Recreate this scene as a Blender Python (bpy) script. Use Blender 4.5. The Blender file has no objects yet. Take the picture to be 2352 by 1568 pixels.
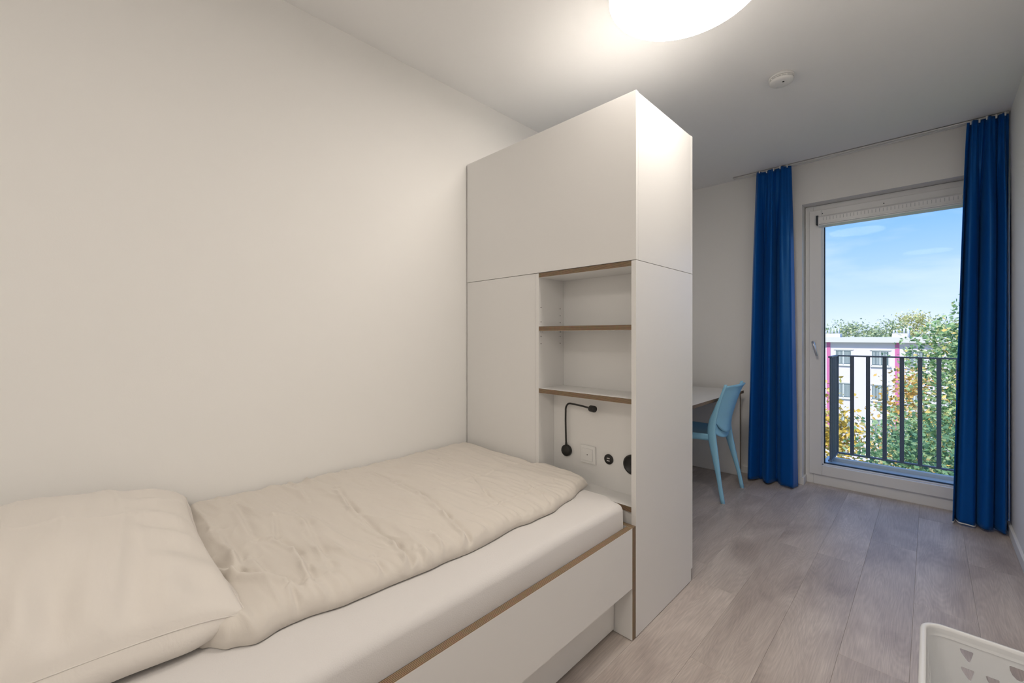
import bpy, bmesh, math, random
from mathutils import Vector, Matrix, noise

# ------------------------------------------------------------------ camera, world, sun, exposure
scene = bpy.context.scene
COL = scene.collection
PI = math.pi
CAM_H = 1.2
cd = bpy.data.cameras.new('camera')
cam = bpy.data.objects.new('camera', cd)
COL.objects.link(cam)
cam.location = (0, 0, CAM_H)
cam.rotation_euler = (PI / 2, 0, math.radians(44.64))
cd.sensor_width = 36.0
cd.lens = 971.0 / 2352.0 * 36.0
cd.shift_y = -14.0 / 2352.0
cd.clip_start = 0.02
cd.clip_end = 500
scene.camera = cam

SKY_STRENGTH = 0.88
SUN_STRENGTH = 3.7
LAMP_STRENGTH = 18.5
LAMP_COLOR = (1.0, 0.91, 0.81)
FILL_LAMP_STRENGTH = 13.5  # strength of the added fill lamp behind the camera
scene.view_settings.view_transform = 'Standard'
scene.view_settings.look = 'None'
scene.view_settings.gamma = 1.0
scene.view_settings.use_curve_mapping = False
scene.view_settings.exposure = 0.4

world = bpy.data.worlds.new('sky_world')
scene.world = world
world.use_nodes = True
nt = world.node_tree
for n in list(nt.nodes):
    nt.nodes.remove(n)
wo = nt.nodes.new('ShaderNodeOutputWorld')
bg = nt.nodes.new('ShaderNodeBackground')
tc = nt.nodes.new('ShaderNodeTexCoord')
sx = nt.nodes.new('ShaderNodeSeparateXYZ')
rp = nt.nodes.new('ShaderNodeValToRGB')
rp.color_ramp.elements[0].position = 0.0
rp.color_ramp.elements[0].color = (0.84, 0.94, 1.25, 1)
rp.color_ramp.elements[1].position = 1.0
rp.color_ramp.elements[1].color = (0.17, 0.44, 1.15, 1)
e = rp.color_ramp.elements.new(0.10); e.color = (0.50, 0.72, 1.2, 1)
e = rp.color_ramp.elements.new(0.24); e.color = (0.19, 0.49, 1.18, 1)
mp = nt.nodes.new('ShaderNodeMapping')
mp.inputs['Scale'].default_value = (1.6, 1.6, 7.0)
mp.inputs['Rotation'].default_value = (0.0, 0.5, 0.3)
nz = nt.nodes.new('ShaderNodeTexNoise')
nz.inputs['Scale'].default_value = 2.2
nz.inputs['Detail'].default_value = 5
nz.inputs['Roughness'].default_value = 0.5
cr = nt.nodes.new('ShaderNodeValToRGB')
cr.color_ramp.elements[0].position = 0.47
cr.color_ramp.elements[0].color = (0, 0, 0, 1)
cr.color_ramp.elements[1].position = 0.78
cr.color_ramp.elements[1].color = (0.8, 0.8, 0.8, 1)
mx = nt.nodes.new('ShaderNodeMix'); mx.data_type = 'RGBA'
mx.inputs['B'].default_value = (0.84, 0.94, 1.25, 1)
L = nt.links.new
L(tc.outputs['Generated'], sx.inputs[0]); L(sx.outputs['Z'], rp.inputs[0])
L(tc.outputs['Generated'], mp.inputs[0]); L(mp.outputs[0], nz.inputs['Vector'])
L(nz.outputs['Fac'], cr.inputs[0]); L(cr.outputs[0], mx.inputs['Factor'])
L(rp.outputs[0], mx.inputs['A']); L(mx.outputs['Result'], bg.inputs['Color'])
bg.inputs['Strength'].default_value = SKY_STRENGTH
L(bg.outputs[0], wo.inputs['Surface'])

sd = bpy.data.lights.new('sun', 'SUN')
sun = bpy.data.objects.new('sun', sd)
COL.objects.link(sun)
sd.energy = SUN_STRENGTH
sd.color = (1.0, 0.95, 0.88)
sd.angle = math.radians(0.6)
sun.location = (-6, -8, 14)
sun.rotation_euler = Vector((0.45, 1.0, -0.95)).to_track_quat('-Z', 'Y').to_euler()


# ------------------------------------------------------------------ materials
MAT = {}


def nodes(m):
    m.use_nodes = True
    t = m.node_tree
    return t, t.nodes['Principled BSDF']


def mat(name, color, rough=0.5, metal=0.0, spec=None, bump=None, emit=None, sheen=0.0, coat=0.0):
    m = bpy.data.materials.new(name)
    t, b = nodes(m)
    b.inputs['Base Color'].default_value = (*color, 1)
    b.inputs['Roughness'].default_value = rough
    b.inputs['Metallic'].default_value = metal
    if spec is not None:
        b.inputs['Specular IOR Level'].default_value = spec
    if sheen:
        b.inputs['Sheen Weight'].default_value = sheen
    if coat:
        b.inputs['Coat Weight'].default_value = coat
        b.inputs['Coat Roughness'].default_value = 0.15
    if emit:
        b.inputs['Emission Color'].default_value = (*emit[0], 1)
        b.inputs['Emission Strength'].default_value = emit[1]
    if bump:
        sc_, st_, di_ = bump
        c = t.nodes.new('ShaderNodeTexCoord')
        n = t.nodes.new('ShaderNodeTexNoise')
        n.inputs['Scale'].default_value = sc_
        n.inputs['Detail'].default_value = 4
        bp = t.nodes.new('ShaderNodeBump')
        bp.inputs['Strength'].default_value = st_
        bp.inputs['Distance'].default_value = di_
        t.links.new(c.outputs['Object'], n.inputs['Vector'])
        t.links.new(n.outputs['Fac'], bp.inputs['Height'])
        t.links.new(bp.outputs[0], b.inputs['Normal'])
    MAT[name] = m
    return m


mat("wall_paint", (0.88, 0.875, 0.86), 0.85, bump=(220, 0.12, 0.001))
mat("ceiling_paint", (0.92, 0.925, 0.93), 0.9, bump=(260, 0.08, 0.001))
mat('laminate', (0.83, 0.825, 0.815), 0.34, bump=(900, 0.03, 0.0005))
mat('laminate_gap', (0.25, 0.23, 0.21), 0.8)
mat('white_plastic', (0.82, 0.82, 0.81), 0.4)
mat('white_pvc', (0.83, 0.84, 0.85), 0.28)
mat('white_paint', (0.83, 0.83, 0.82), 0.45)
mat('black_plastic', (0.012, 0.011, 0.010), 0.42)
mat('dark_hole', (0.02, 0.02, 0.02), 0.8)
mat('metal', (0.75, 0.75, 0.75), 0.3, 1.0)
mat('rail_metal', (0.13, 0.15, 0.175), 0.45, 0.0)
mat('gasket', (0.02, 0.035, 0.05), 0.5)
mat('sill_metal', (0.62, 0.66, 0.67), 0.4, 0.3)
mat('concrete', (0.5, 0.5, 0.49), 0.9)
mat('blue_plastic', (0.32, 0.68, 0.92), 0.33, coat=0.15)
mat('basket_plastic', (0.88, 0.89, 0.90), 0.35)
_t, _b = nodes(MAT['basket_plastic'])
_tr = _t.nodes.new('ShaderNodeBsdfTranslucent'); _tr.inputs['Color'].default_value = (0.86, 0.88, 0.90, 1)
_mi = _t.nodes.new('ShaderNodeMixShader'); _mi.inputs[0].default_value = 0.12
_t.links.new(_b.outputs[0], _mi.inputs[1]); _t.links.new(_tr.outputs[0], _mi.inputs[2]); _t.links.new(_mi.outputs[0], _t.nodes['Material Output'].inputs['Surface'])
mat('render_facade', (0.62, 0.60, 0.58), 0.9)
mat('facade', (0.70, 0.635, 0.69), 0.9, bump=(3, 0.1, 0.02))
mat('facade_pink', (0.60, 0.17, 0.36), 0.9)
mat('cornice', (0.62, 0.60, 0.57), 0.85)
mat('far_frame', (0.72, 0.72, 0.72), 0.6)
mat('far_pane', (0.10, 0.14, 0.15), 0.3)
mat('far_curtain', (0.40, 0.44, 0.44), 0.9)
mat('pipe_grey', (0.55, 0.58, 0.6), 0.6)
mat('bark', (0.16, 0.12, 0.09), 0.9, bump=(12, 0.6, 0.02))
mat('grass', (0.20, 0.26, 0.09), 0.95, bump=(6, 0.5, 0.05))
mat('pavement', (0.52, 0.47, 0.48), 0.9)
mat('sheet', (0.70, 0.68, 0.67), 0.9, sheen=0.25, bump=(420, 0.35, 0.0015))
mat('lamp_diffuser', (0.9, 0.9, 0.9), 0.4, emit=(LAMP_COLOR, LAMP_STRENGTH))
mat('fill_diffuser', (0.9, 0.9, 0.9), 0.4, emit=(LAMP_COLOR, FILL_LAMP_STRENGTH))


def ply_mat(axis):
    m = bpy.data.materials.new('plywood_edge_' + axis)
    t, b = nodes(m)
    c = t.nodes.new('ShaderNodeTexCoord')
    s = t.nodes.new('ShaderNodeSeparateXYZ')
    t.links.new(c.outputs['Object'], s.inputs[0])
    mul = t.nodes.new('ShaderNodeMath'); mul.operation = 'MULTIPLY'; mul.inputs[1].default_value = 2 * PI / 0.0042
    sn = t.nodes.new('ShaderNodeMath'); sn.operation = 'SINE'
    t.links.new(s.outputs[axis.upper()], mul.inputs[0]); t.links.new(mul.outputs[0], sn.inputs[0])
    ma = t.nodes.new('ShaderNodeMapRange')
    ma.inputs['From Min'].default_value = -0.5; ma.inputs['From Max'].default_value = 0.5
    t.links.new(sn.outputs[0], ma.inputs['Value'])
    nzz = t.nodes.new('ShaderNodeTexNoise'); nzz.inputs['Scale'].default_value = 60
    t.links.new(c.outputs['Object'], nzz.inputs['Vector'])
    mi = t.nodes.new('ShaderNodeMix'); mi.data_type = 'RGBA'
    mi.inputs['A'].default_value = (0.12, 0.075, 0.042, 1)
    mi.inputs['B'].default_value = (0.40, 0.275, 0.165, 1)
    t.links.new(ma.outputs[0], mi.inputs['Factor'])
    m2 = t.nodes.new('ShaderNodeMix'); m2.data_type = 'RGBA'; m2.blend_type = 'MULTIPLY'
    m2.inputs['Factor'].default_value = 0.35
    t.links.new(mi.outputs['Result'], m2.inputs['A']); t.links.new(nzz.outputs['Color'], m2.inputs['B'])
    t.links.new(m2.outputs['Result'], b.inputs['Base Color'])
    b.inputs['Roughness'].default_value = 0.55
    MAT['ply_' + axis] = m


for a_ in 'xyz':
    ply_mat(a_)


def floor_mat():
    m = bpy.data.materials.new('oak_vinyl_plank')
    t, b = nodes(m)
    N = t.nodes.new
    K = t.links.new
    c = N('ShaderNodeTexCoord'); oi = N('ShaderNodeObjectInfo')
    mu = N('ShaderNodeMath'); mu.operation = 'MULTIPLY'; mu.inputs[1].default_value = 37.0
    K(oi.outputs['Random'], mu.inputs[0])
    ad = N('ShaderNodeVectorMath'); ad.operation = 'ADD'
    K(c.outputs['Object'], ad.inputs[0]); K(mu.outputs[0], ad.inputs[1])
    # broad colour clouds
    mp1 = N('ShaderNodeMapping'); mp1.inputs['Scale'].default_value = (5.5, 1.6, 1)
    K(ad.outputs[0], mp1.inputs[0])
    n1 = N('ShaderNodeTexNoise'); n1.inputs['Scale'].default_value = 1.2; n1.inputs['Detail'].default_value = 5; n1.inputs['Distortion'].default_value = 0.8
    K(mp1.outputs[0], n1.inputs['Vector'])
    # cathedral grain
    mp2 = N('ShaderNodeMapping'); mp2.inputs['Scale'].default_value = (9.0, 0.9, 1)
    K(ad.outputs[0], mp2.inputs[0])
    n2 = N('ShaderNodeTexNoise'); n2.inputs['Scale'].default_value = 1.0; n2.inputs['Detail'].default_value = 1.5
    K(mp2.outputs[0], n2.inputs['Vector'])
    m3 = N('ShaderNodeMath'); m3.operation = 'MULTIPLY'; m3.inputs[1].default_value = 210
    K(n2.outputs['Fac'], m3.inputs[0])
    s3 = N('ShaderNodeMath'); s3.operation = 'SINE'; K(m3.outputs[0], s3.inputs[0])
    # fine pores
    mp4 = N('ShaderNodeMapping'); mp4.inputs['Scale'].default_value = (260, 9, 1)
    K(ad.outputs[0], mp4.inputs[0])
    n4 = N('ShaderNodeTexNoise'); n4.inputs['Scale'].default_value = 1.0; n4.inputs['Detail'].default_value = 3
    K(mp4.outputs[0], n4.inputs['Vector'])
    r = N('ShaderNodeValToRGB')
    r.color_ramp.elements[0].position = 0.30; r.color_ramp.elements[0].color = (0.41, 0.35, 0.315, 1)
    r.color_ramp.elements[1].position = 0.72; r.color_ramp.elements[1].color = (0.64, 0.57, 0.52, 1)
    K(n1.outputs['Fac'], r.inputs[0])
    a1 = N('ShaderNodeMapRange'); a1.inputs['From Min'].default_value = -1; a1.inputs['From Max'].default_value = 1
    a1.inputs['To Min'].default_value = 0.945; a1.inputs['To Max'].default_value = 1.03
    K(s3.outputs[0], a1.inputs['Value'])
    a2 = N('ShaderNodeMapRange'); a2.inputs['From Min'].default_value = 0.3; a2.inputs['From Max'].default_value = 0.7
    a2.inputs['To Min'].default_value = 0.86; a2.inputs['To Max'].default_value = 1.07
    K(n4.outputs['Fac'], a2.inputs['Value'])
    a3 = N('ShaderNodeMapRange'); a3.inputs['To Min'].default_value = 0.94; a3.inputs['To Max'].default_value = 1.05
    K(oi.outputs['Random'], a3.inputs['Value'])
    p1 = N('ShaderNodeMath'); p1.operation = 'MULTIPLY'; K(a1.outputs[0], p1.inputs[0]); K(a2.outputs[0], p1.inputs[1])
    p2 = N('ShaderNodeMath'); p2.operation = 'MULTIPLY'; K(p1.outputs[0], p2.inputs[0]); K(a3.outputs[0], p2.inputs[1])
    sc_ = N('ShaderNodeVectorMath'); sc_.operation = 'SCALE'
    K(r.outputs[0], sc_.inputs[0]); K(p2.outputs[0], sc_.inputs['Scale'])
    K(sc_.outputs[0], b.inputs['Base Color'])
    b.inputs['Roughness'].default_value = 0.42
    b.inputs['Specular IOR Level'].default_value = 0.6
    bp = N('ShaderNodeBump'); bp.inputs['Strength'].default_value = 0.25; bp.inputs['Distance'].default_value = 0.0006
    K(p1.outputs[0], bp.inputs['Height']); K(bp.outputs[0], b.inputs['Normal'])
    MAT['floor'] = m


floor_mat()


def linen_mat(name, color, weave=700, soft=26):
    m = bpy.data.materials.new(name)
    t, b = nodes(m)
    N = t.nodes.new; K = t.links.new
    c = N('ShaderNodeTexCoord')
    mp_ = N('ShaderNodeMapping'); mp_.inputs['Scale'].default_value = (0.35, 1.0, 1.0)
    K(c.outputs['Object'], mp_.inputs[0])
    n1 = N('ShaderNodeTexNoise'); n1.inputs['Scale'].default_value = soft; n1.inputs['Detail'].default_value = 3; n1.inputs['Distortion'].default_value = 0.6
    K(mp_.outputs[0], n1.inputs['Vector'])
    n2 = N('ShaderNodeTexNoise'); n2.inputs['Scale'].default_value = weave
    K(c.outputs['Object'], n2.inputs['Vector'])
    b1 = N('ShaderNodeBump'); b1.inputs['Strength'].default_value = 0.35; b1.inputs['Distance'].default_value = 0.006
    b2 = N('ShaderNodeBump'); b2.inputs['Strength'].default_value = 0.12; b2.inputs['Distance'].default_value = 0.0008
    K(n1.outputs['Fac'], b1.inputs['Height']); K(n2.outputs['Fac'], b2.inputs['Height'])
    K(b1.outputs[0], b2.inputs['Normal']); K(b2.outputs[0], b.inputs['Normal'])
    b.inputs['Base Color'].default_value = (*color, 1)
    b.inputs['Roughness'].default_value = 0.75
    b.inputs['Sheen Weight'].default_value = 0.15
    MAT[name] = m


linen_mat('duvet_linen', (0.67, 0.625, 0.57))
linen_mat('pillow_linen', (0.74, 0.70, 0.655))


def curtain_mat():
    m = bpy.data.materials.new('blue_satin_cloth')
    t, b = nodes(m)
    N = t.nodes.new; K = t.links.new
    b.inputs['Base Color'].default_value = (0.001, 0.075, 0.35, 1)
    b.inputs['Roughness'].default_value = 0.36
    b.inputs['Specular IOR Level'].default_value = 0.65
    b.inputs['Specular Tint'].default_value = (0.25, 0.65, 1.0, 1)
    b.inputs['Sheen Weight'].default_value = 0.3
    b.inputs['Sheen Tint'].default_value = (0.1, 0.4, 0.9, 1)
    c = N('ShaderNodeTexCoord')
    n2 = N('ShaderNodeTexNoise'); n2.inputs['Scale'].default_value = 900
    K(c.outputs['Object'], n2.inputs['Vector'])
    bp = N('ShaderNodeBump'); bp.inputs['Strength'].default_value = 0.1; bp.inputs['Distance'].default_value = 0.0006
    K(n2.outputs['Fac'], bp.inputs['Height']); K(bp.outputs[0], b.inputs['Normal'])
    tr = N('ShaderNodeBsdfTranslucent'); tr.inputs['Color'].default_value = (0.01, 0.16, 0.45, 1)
    mi = N('ShaderNodeMixShader'); mi.inputs[0].default_value = 0.06
    o = t.nodes['Material Output']
    K(b.outputs[0], mi.inputs[1]); K(tr.outputs[0], mi.inputs[2]); K(mi.outputs[0], o.inputs['Surface'])
    MAT['curtain'] = m


curtain_mat()


def glass_mat():
    m = bpy.data.materials.new('window_glass')
    m.use_nodes = True
    t = m.node_tree
    for n in list(t.nodes):
        t.nodes.remove(n)
    o = t.nodes.new('ShaderNodeOutputMaterial')
    tr = t.nodes.new('ShaderNodeBsdfTransparent'); tr.inputs['Color'].default_value = (0.97, 0.985, 0.98, 1)
    gl = t.nodes.new('ShaderNodeBsdfGlossy'); gl.inputs['Roughness'].default_value = 0.02
    gl.inputs['Color'].default_value = (0.1, 0.1, 0.1, 1)
    mi = t.nodes.new('ShaderNodeMixShader'); mi.inputs[0].default_value = 0.02
    t.links.new(tr.outputs[0], mi.inputs[1]); t.links.new(gl.outputs[0], mi.inputs[2])
    t.links.new(mi.outputs[0], o.inputs['Surface'])
    MAT['glass'] = m


glass_mat()


def leaf_mat(name, stops, trans=0.18):
    m = bpy.data.materials.new(name)
    t, b = nodes(m)
    g = t.nodes.new('ShaderNodeNewGeometry')
    r = t.nodes.new('ShaderNodeValToRGB')
    els = r.color_ramp.elements
    els[0].position, els[0].color = stops[0][0], (*stops[0][1], 1)
    els[1].position, els[1].color = stops[-1][0], (*stops[-1][1], 1)
    for p_, c_ in stops[1:-1]:
        e_ = els.new(p_); e_.color = (*c_, 1)
    t.links.new(g.outputs['Random Per Island'], r.inputs[0])
    t.links.new(r.outputs[0], b.inputs['Base Color'])
    b.inputs['Roughness'].default_value = 0.5
    tr = t.nodes.new('ShaderNodeBsdfTranslucent')
    t.links.new(r.outputs[0], tr.inputs['Color'])
    mi = t.nodes.new('ShaderNodeMixShader'); mi.inputs[0].default_value = trans
    o = t.nodes['Material Output']
    t.links.new(b.outputs[0], mi.inputs[1]); t.links.new(tr.outputs[0], mi.inputs[2]); t.links.new(mi.outputs[0], o.inputs['Surface'])
    MAT[name] = m


leaf_mat('leaf_green', [(0, (0.104, 0.217, 0.083)), (0.45, (0.226, 0.371, 0.155)), (0.8, (0.393, 0.495, 0.226)), (0.93, (0.640, 0.578, 0.206)), (1, (0.804, 0.536, 0.144))])
leaf_mat('leaf_dark_green', [(0, (0.074, 0.177, 0.074)), (0.5, (0.159, 0.297, 0.140)), (0.9, (0.315, 0.428, 0.204)), (1, (0.613, 0.371, 0.130))])
leaf_mat('leaf_yellow', [(0, (0.585, 0.375, 0.053)), (0.55, (0.675, 0.495, 0.090)), (0.9, (0.698, 0.570, 0.210)), (1, (0.375, 0.390, 0.120))])
leaf_mat('leaf_orange', [(0, (0.555, 0.300, 0.053)), (0.55, (0.660, 0.420, 0.098)), (0.9, (0.690, 0.525, 0.195)), (1, (0.338, 0.345, 0.120))])
leaf_mat('leaf_far', [(0, (0.270, 0.371, 0.191)), (0.5, (0.450, 0.529, 0.304)), (1, (0.698, 0.698, 0.405))])
leaf_mat('leaf_far_yellow', [(0, (0.473, 0.483, 0.189)), (0.5, (0.693, 0.651, 0.294)), (1, (0.819, 0.756, 0.441))])


# ------------------------------------------------------------------ helpers
def wl(o):
    v = Vector((0, 0, 0))
    while o is not None:
        v += o.location
        o = o.parent
    return v


def tag(o, label=None, cat=None, group=None, kind=None):
    if label: o['label'] = label
    if cat: o['category'] = cat
    if group: o['group'] = group
    if kind: o['kind'] = kind
    return o


def empty(name, loc, label, cat, group=None, kind=None):
    o = bpy.data.objects.new(name, None)
    o.empty_display_size = 0.05
    COL.objects.link(o)
    o.location = loc
    return tag(o, label, cat, group, kind)


class MB:
    """collects shapes in world coordinates; build() links them as ONE mesh object"""

    def __init__(self):
        self.bm = bmesh.new()

    def box(self, x0, x1, y0, y1, z0, z1, bev=0.0, mi=0, ply=None, seg=2):
        bm = self.bm
        vs = [bm.verts.new((x, y, z)) for z in (z0, z1) for y in (y0, y1) for x in (x0, x1)]
        fs = [bm.faces.new([vs[i] for i in f]) for f in ((0, 2, 3, 1), (4, 5, 7, 6), (0, 1, 5, 4), (2, 6, 7, 3), (0, 4, 6, 2), (1, 3, 7, 5))]
        axes = 'zzyyxx'
        for f, a in zip(fs, axes):
            f.material_index = mi if (ply is None or a == ply) else mi + 1
        if bev > 0:
            es = list({e_ for f in fs for e_ in f.edges})
            bmesh.ops.bevel(bm, geom=es, offset=bev, segments=seg, affect='EDGES', profile=0.5, clamp_overlap=True)
        return self

    def prism(self, pts, axis, a0, a1, mi=0):
        """polygon pts (2D) extruded along axis from a0 to a1"""
        bm = self.bm

        def mk(p, a):
            if axis == 'z': return (p[0], p[1], a)
            if axis == 'y': return (p[0], a, p[1])
            return (a, p[0], p[1])
        A = [bm.verts.new(mk(p, a0)) for p in pts]
        B = [bm.verts.new(mk(p, a1)) for p in pts]
        n = len(pts)
        fs = [bm.faces.new(A), bm.faces.new(B)]
        for i in range(n):
            fs.append(bm.faces.new((A[i], A[(i + 1) % n], B[(i + 1) % n], B[i])))
        for f in fs: f.material_index = mi
        return self

    def tube(self, pts, rad, n=10, mi=0, sq=None):
        bm = self.bm
        pts = [Vector(p) for p in pts]
        if not isinstance(rad, (list, tuple)): rad = [rad] * len(pts)
        rings = []
        up = Vector((0, 0, 1))
        prev = None
        for i, p in enumerate(pts):
            d = (pts[min(i + 1, len(pts) - 1)] - pts[max(i - 1, 0)]).normalized()
            if prev is None:
                ref = up if abs(d.dot(up)) < 0.95 else Vector((1, 0, 0))
                u = d.cross(ref).normalized()
            else:
                u = (prev - d * prev.dot(d)).normalized()
            prev = u
            v = d.cross(u)
            ring = []
            for k in range(n):
                a = 2 * PI * k / n
                ca, sa = math.cos(a), math.sin(a)
                ring.append(bm.verts.new(p + (u * ca + v * sa) * rad[i]))
            rings.append(ring)
        for a, b in zip(rings, rings[1:]):
            for k in range(n):
                f = bm.faces.new((a[k], a[(k + 1) % n], b[(k + 1) % n], b[k])); f.material_index = mi; f.smooth = True
        for r_ in (rings[0], rings[-1]):
            f = bm.faces.new(r_); f.material_index = mi
        return self

    def lathe(self, prof, c, axis='z', n=40, mi=0):
        """prof: list of (radius, height) ; c: centre"""
        bm = self.bm
        c = Vector(c)
        rings = []
        for r_, h_ in prof:
            ring = []
            if r_ < 1e-6:
                off = {'z': (0, 0, h_), 'y': (0, h_, 0), 'x': (h_, 0, 0)}[axis]
                ring = [bm.verts.new(c + Vector(off))]
            else:
                for k in range(n):
                    a = 2 * PI * k / n
                    ca, sa = r_ * math.cos(a), r_ * math.sin(a)
                    off = {'z': (ca, sa, h_), 'y': (ca, h_, sa), 'x': (h_, ca, sa)}[axis]
                    ring.append(bm.verts.new(c + Vector(off)))
            rings.append(ring)
        for a, b in zip(rings, rings[1:]):
            for k in range(n):
                va = [a[k % len(a)], a[(k + 1) % len(a)]] if len(a) > 1 else [a[0]]
                vb = [b[(k + 1) % len(b)], b[k % len(b)]] if len(b) > 1 else [b[0]]
                if len(va) + len(vb) < 3: continue
                f = bm.faces.new(va + vb); f.material_index = mi; f.smooth = True
        for r_ in (rings[0], rings[-1]):
            if len(r_) > 2:
                f = bm.faces.new(r_); f.material_index = mi
        return self

    def grid(self, fn, nu, nv, mi=0, closed_u=False):
        bm = self.bm
        V = [[bm.verts.new(fn(i / nu, j / nv)) for j in range(nv + 1)] for i in range(nu + 1)]
        for i in range(nu):
            for j in range(nv):
                f = bm.faces.new((V[i][j], V[i + 1][j], V[i + 1][j + 1], V[i][j + 1])); f.material_index = mi; f.smooth = True
        return V

    def build(self, name, mats, parent=None, loc=None, kind=None, smooth=None):
        me = bpy.data.meshes.new(name)
        bmesh.ops.recalc_face_normals(self.bm, faces=self.bm.faces)
        off = wl(parent) if parent is not None else Vector(loc or (0, 0, 0))
        bmesh.ops.translate(self.bm, verts=self.bm.verts, vec=-off)
        self.bm.to_mesh(me)
        self.bm.free()
        if isinstance(mats, str): mats = [mats]
        for k in mats: me.materials.append(MAT[k])
        if smooth:
            for p in me.polygons: p.use_smooth = True
        o = bpy.data.objects.new(name, me)
        COL.objects.link(o)
        if parent is not None: o.parent = parent
        else: o.location = off
        if kind: o['kind'] = kind
        return o


def B(name, mats, parent, *a, **k):
    return MB().box(*a, **k).build(name, mats, parent)


def lerp(a, b, t): return a + (b - a) * t


def sstep(a, b, x):
    t = min(1.0, max(0.0, (x - a) / (b - a)))
    return t * t * (3 - 2 * t)


# ------------------------------------------------------------------ room shell
XL, XR, YB, YF, H = -1.888, 0.352, 4.065, -1.6, 2.575
WX0, WX1, WZ = -0.731, 0.300, 2.252          # window opening
YO = 4.292                                    # outer face of the outside wall
fl = MB().box(XL - .2, XR + .2, YF - .2, YO, -.25, -.008).build('floor', 'laminate_gap', loc=(0, 0, -.008), kind='structure')
tag(fl, 'grey-brown oak plank floor of the room', 'floor')
PW = 0.195
random.seed(5)
shared = {}
c0 = -0.05 - 10 * PW
for ci in range(0, 13):
    xa = c0 + ci * PW
    xb = xa + PW
    xa, xb = max(xa, XL), min(xb, XR)
    if xb - xa < 0.01: continue
    start = YF - random.random() * 1.2
    if ci == 10: start = 2.615 - 4 * 1.25 + 0.0
    if ci == 9: start = 2.0 - 3 * 1.25
    if ci == 8: start = 2.85 - 4 * 1.25
    y = start
    while y < YB + .1:
        ya, yb = max(y, YF), min(y + 1.25, YB + .11)
        y += 1.25
        if yb - ya < 0.02: continue
        key = (round(xb - xa, 4), round(yb - ya, 4))
        if key not in shared:
            w_, l_ = key
            m_ = MB().box(-w_ / 2 + .0002, w_ / 2 - .0002, -l_ / 2 + .0002, l_ / 2 - .0002, -.008, 0, bev=.0005, seg=1)
            o = m_.build('plank', 'floor')
            shared[key] = o
        else:
            o = shared[key].copy(); COL.objects.link(o)
        o.parent = fl
        o.location = Vector(((xa + xb) / 2, (ya + yb) / 2, 0)) - fl.location

tag(MB().box(XL - .2, XR + .2, YF - .2, YO, H, H + .3).build('ceiling', 'ceiling_paint', loc=(0, 0, H), kind='structure'), 'white painted ceiling of the room', 'ceiling')
tag(MB().box(XL - .2, XL, YF - .2, YO, -.25, H).build('wall_left', 'wall_paint', loc=(XL, 0, 0), kind='structure'), 'bare white wall along the bed', 'wall')
tag(MB().box(XR, XR + .2, YF - .2, YO, -.25, H).build('wall_right', 'wall_paint', loc=(XR, 0, 0), kind='structure'), 'white wall beside the dark blue curtain', 'wall')
tag(MB().box(XL, XR, YF - .2, YF, -.25, H).build('wall_front', 'wall_paint', loc=(0, YF, 0), kind='structure'), 'white wall behind the viewer', 'wall')
wb = MB()
wb.box(XL, WX0, YB, YO, -.25, H).box(WX1, XR, YB, YO, -.25, H).box(WX0, WX1, YB, YO, WZ, H).box(WX0, WX1, YB + .11, YO, -.25, 0)
tag(wb.build('wall_back', ['wall_paint'], loc=(0, YB, 0), kind='structure'), 'white wall around the balcony window', 'wall')

BBH, BBT = 0.06, 0.014
bb = MB().box(XL, WX0 + .0, YB - BBT, YB, 0, BBH, bev=.003).box(WX0, WX0 + BBT, YB - BBT, YB + .105, 0, BBH, bev=.003).build('baseboard_back', 'white_paint', loc=(0, YB, 0), kind='structure')
tag(bb, 'low white baseboard under the window wall, left of the window', 'baseboard')
tag(MB().box(XR - BBT, XR, YF, YB, 0, BBH, bev=.003).build('baseboard_right', 'white_paint', loc=(XR, 0, 0), kind='structure'), 'low white baseboard along the wall by the laundry basket', 'baseboard')
tag(MB().box(XL, XL + BBT, YF, YB - BBT, 0, BBH, bev=.003).build('baseboard_left', 'white_paint', loc=(XL, 0, 0), kind='structure'), 'low white baseboard along the bed wall', 'baseboard')

# ------------------------------------------------------------------ window
win = empty('window_1', (-0.2, 4.2, 0), 'tall white balcony window with one glass pane', 'window', kind='structure')
FY0, FY1 = 4.176, 4.25
FX0, FX1 = -.728, .297
m = MB()
m.box(FX0, FX0 + .055, FY0, FY1, 0, WZ - .002, bev=.003).box(FX1 - .055, FX1, FY0, FY1, 0, WZ - .002, bev=.003)
m.box(FX0 + .055, FX1 - .055, FY0, FY1, 0, .10, bev=.003).box(FX0 + .055, FX1 - .055, FY0, FY1, WZ - .055, WZ - .002, bev=.003)
fr = m.build('window_frame', 'white_pvc', win)
SX0, SX1, SZ0, SZ1 = -.697, .268, .080, 2.208
GX0, GX1, GZ0, GZ1 = -.615, .186, .160, 2.125
SY0, SY1 = 4.158, 4.232
m = MB()
m.box(SX0, GX0, SY0, SY1, SZ0, SZ1, bev=.004).box(GX1, SX1, SY0, SY1, SZ0, SZ1, bev=.004)
m.box(GX0, GX1, SY0, SY1, SZ0, GZ0, bev=.004).box(GX0, GX1, SY0, SY1, GZ1, SZ1, bev=.004)
sash = m.build('sash', 'white_pvc', win)
m = MB()
for (a, b, c, d) in ((GX0, GX0 + .010, GZ0, GZ1), (GX1 - .010, GX1, GZ0, GZ1), (GX0, GX1, GZ0, GZ0 + .010), (GX0, GX1, GZ1 - .010, GZ1)):
    m.box(a, b, SY0 + .020, SY0 + .036, c, d, bev=.002)
m.build('glazing_bead', 'white_pvc', sash)
m = MB()
for (a, b, c, d) in ((GX0 + .010, GX0 + .017, GZ0 + .01, GZ1), (GX1 - .017, GX1 - .010, GZ0 + .01, GZ1), (GX0 + .01, GX1 - .01, GZ0 + .010, GZ0 + .017)):
    m.box(a, b, SY0 + .034, SY0 + .052, c, d)
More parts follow.
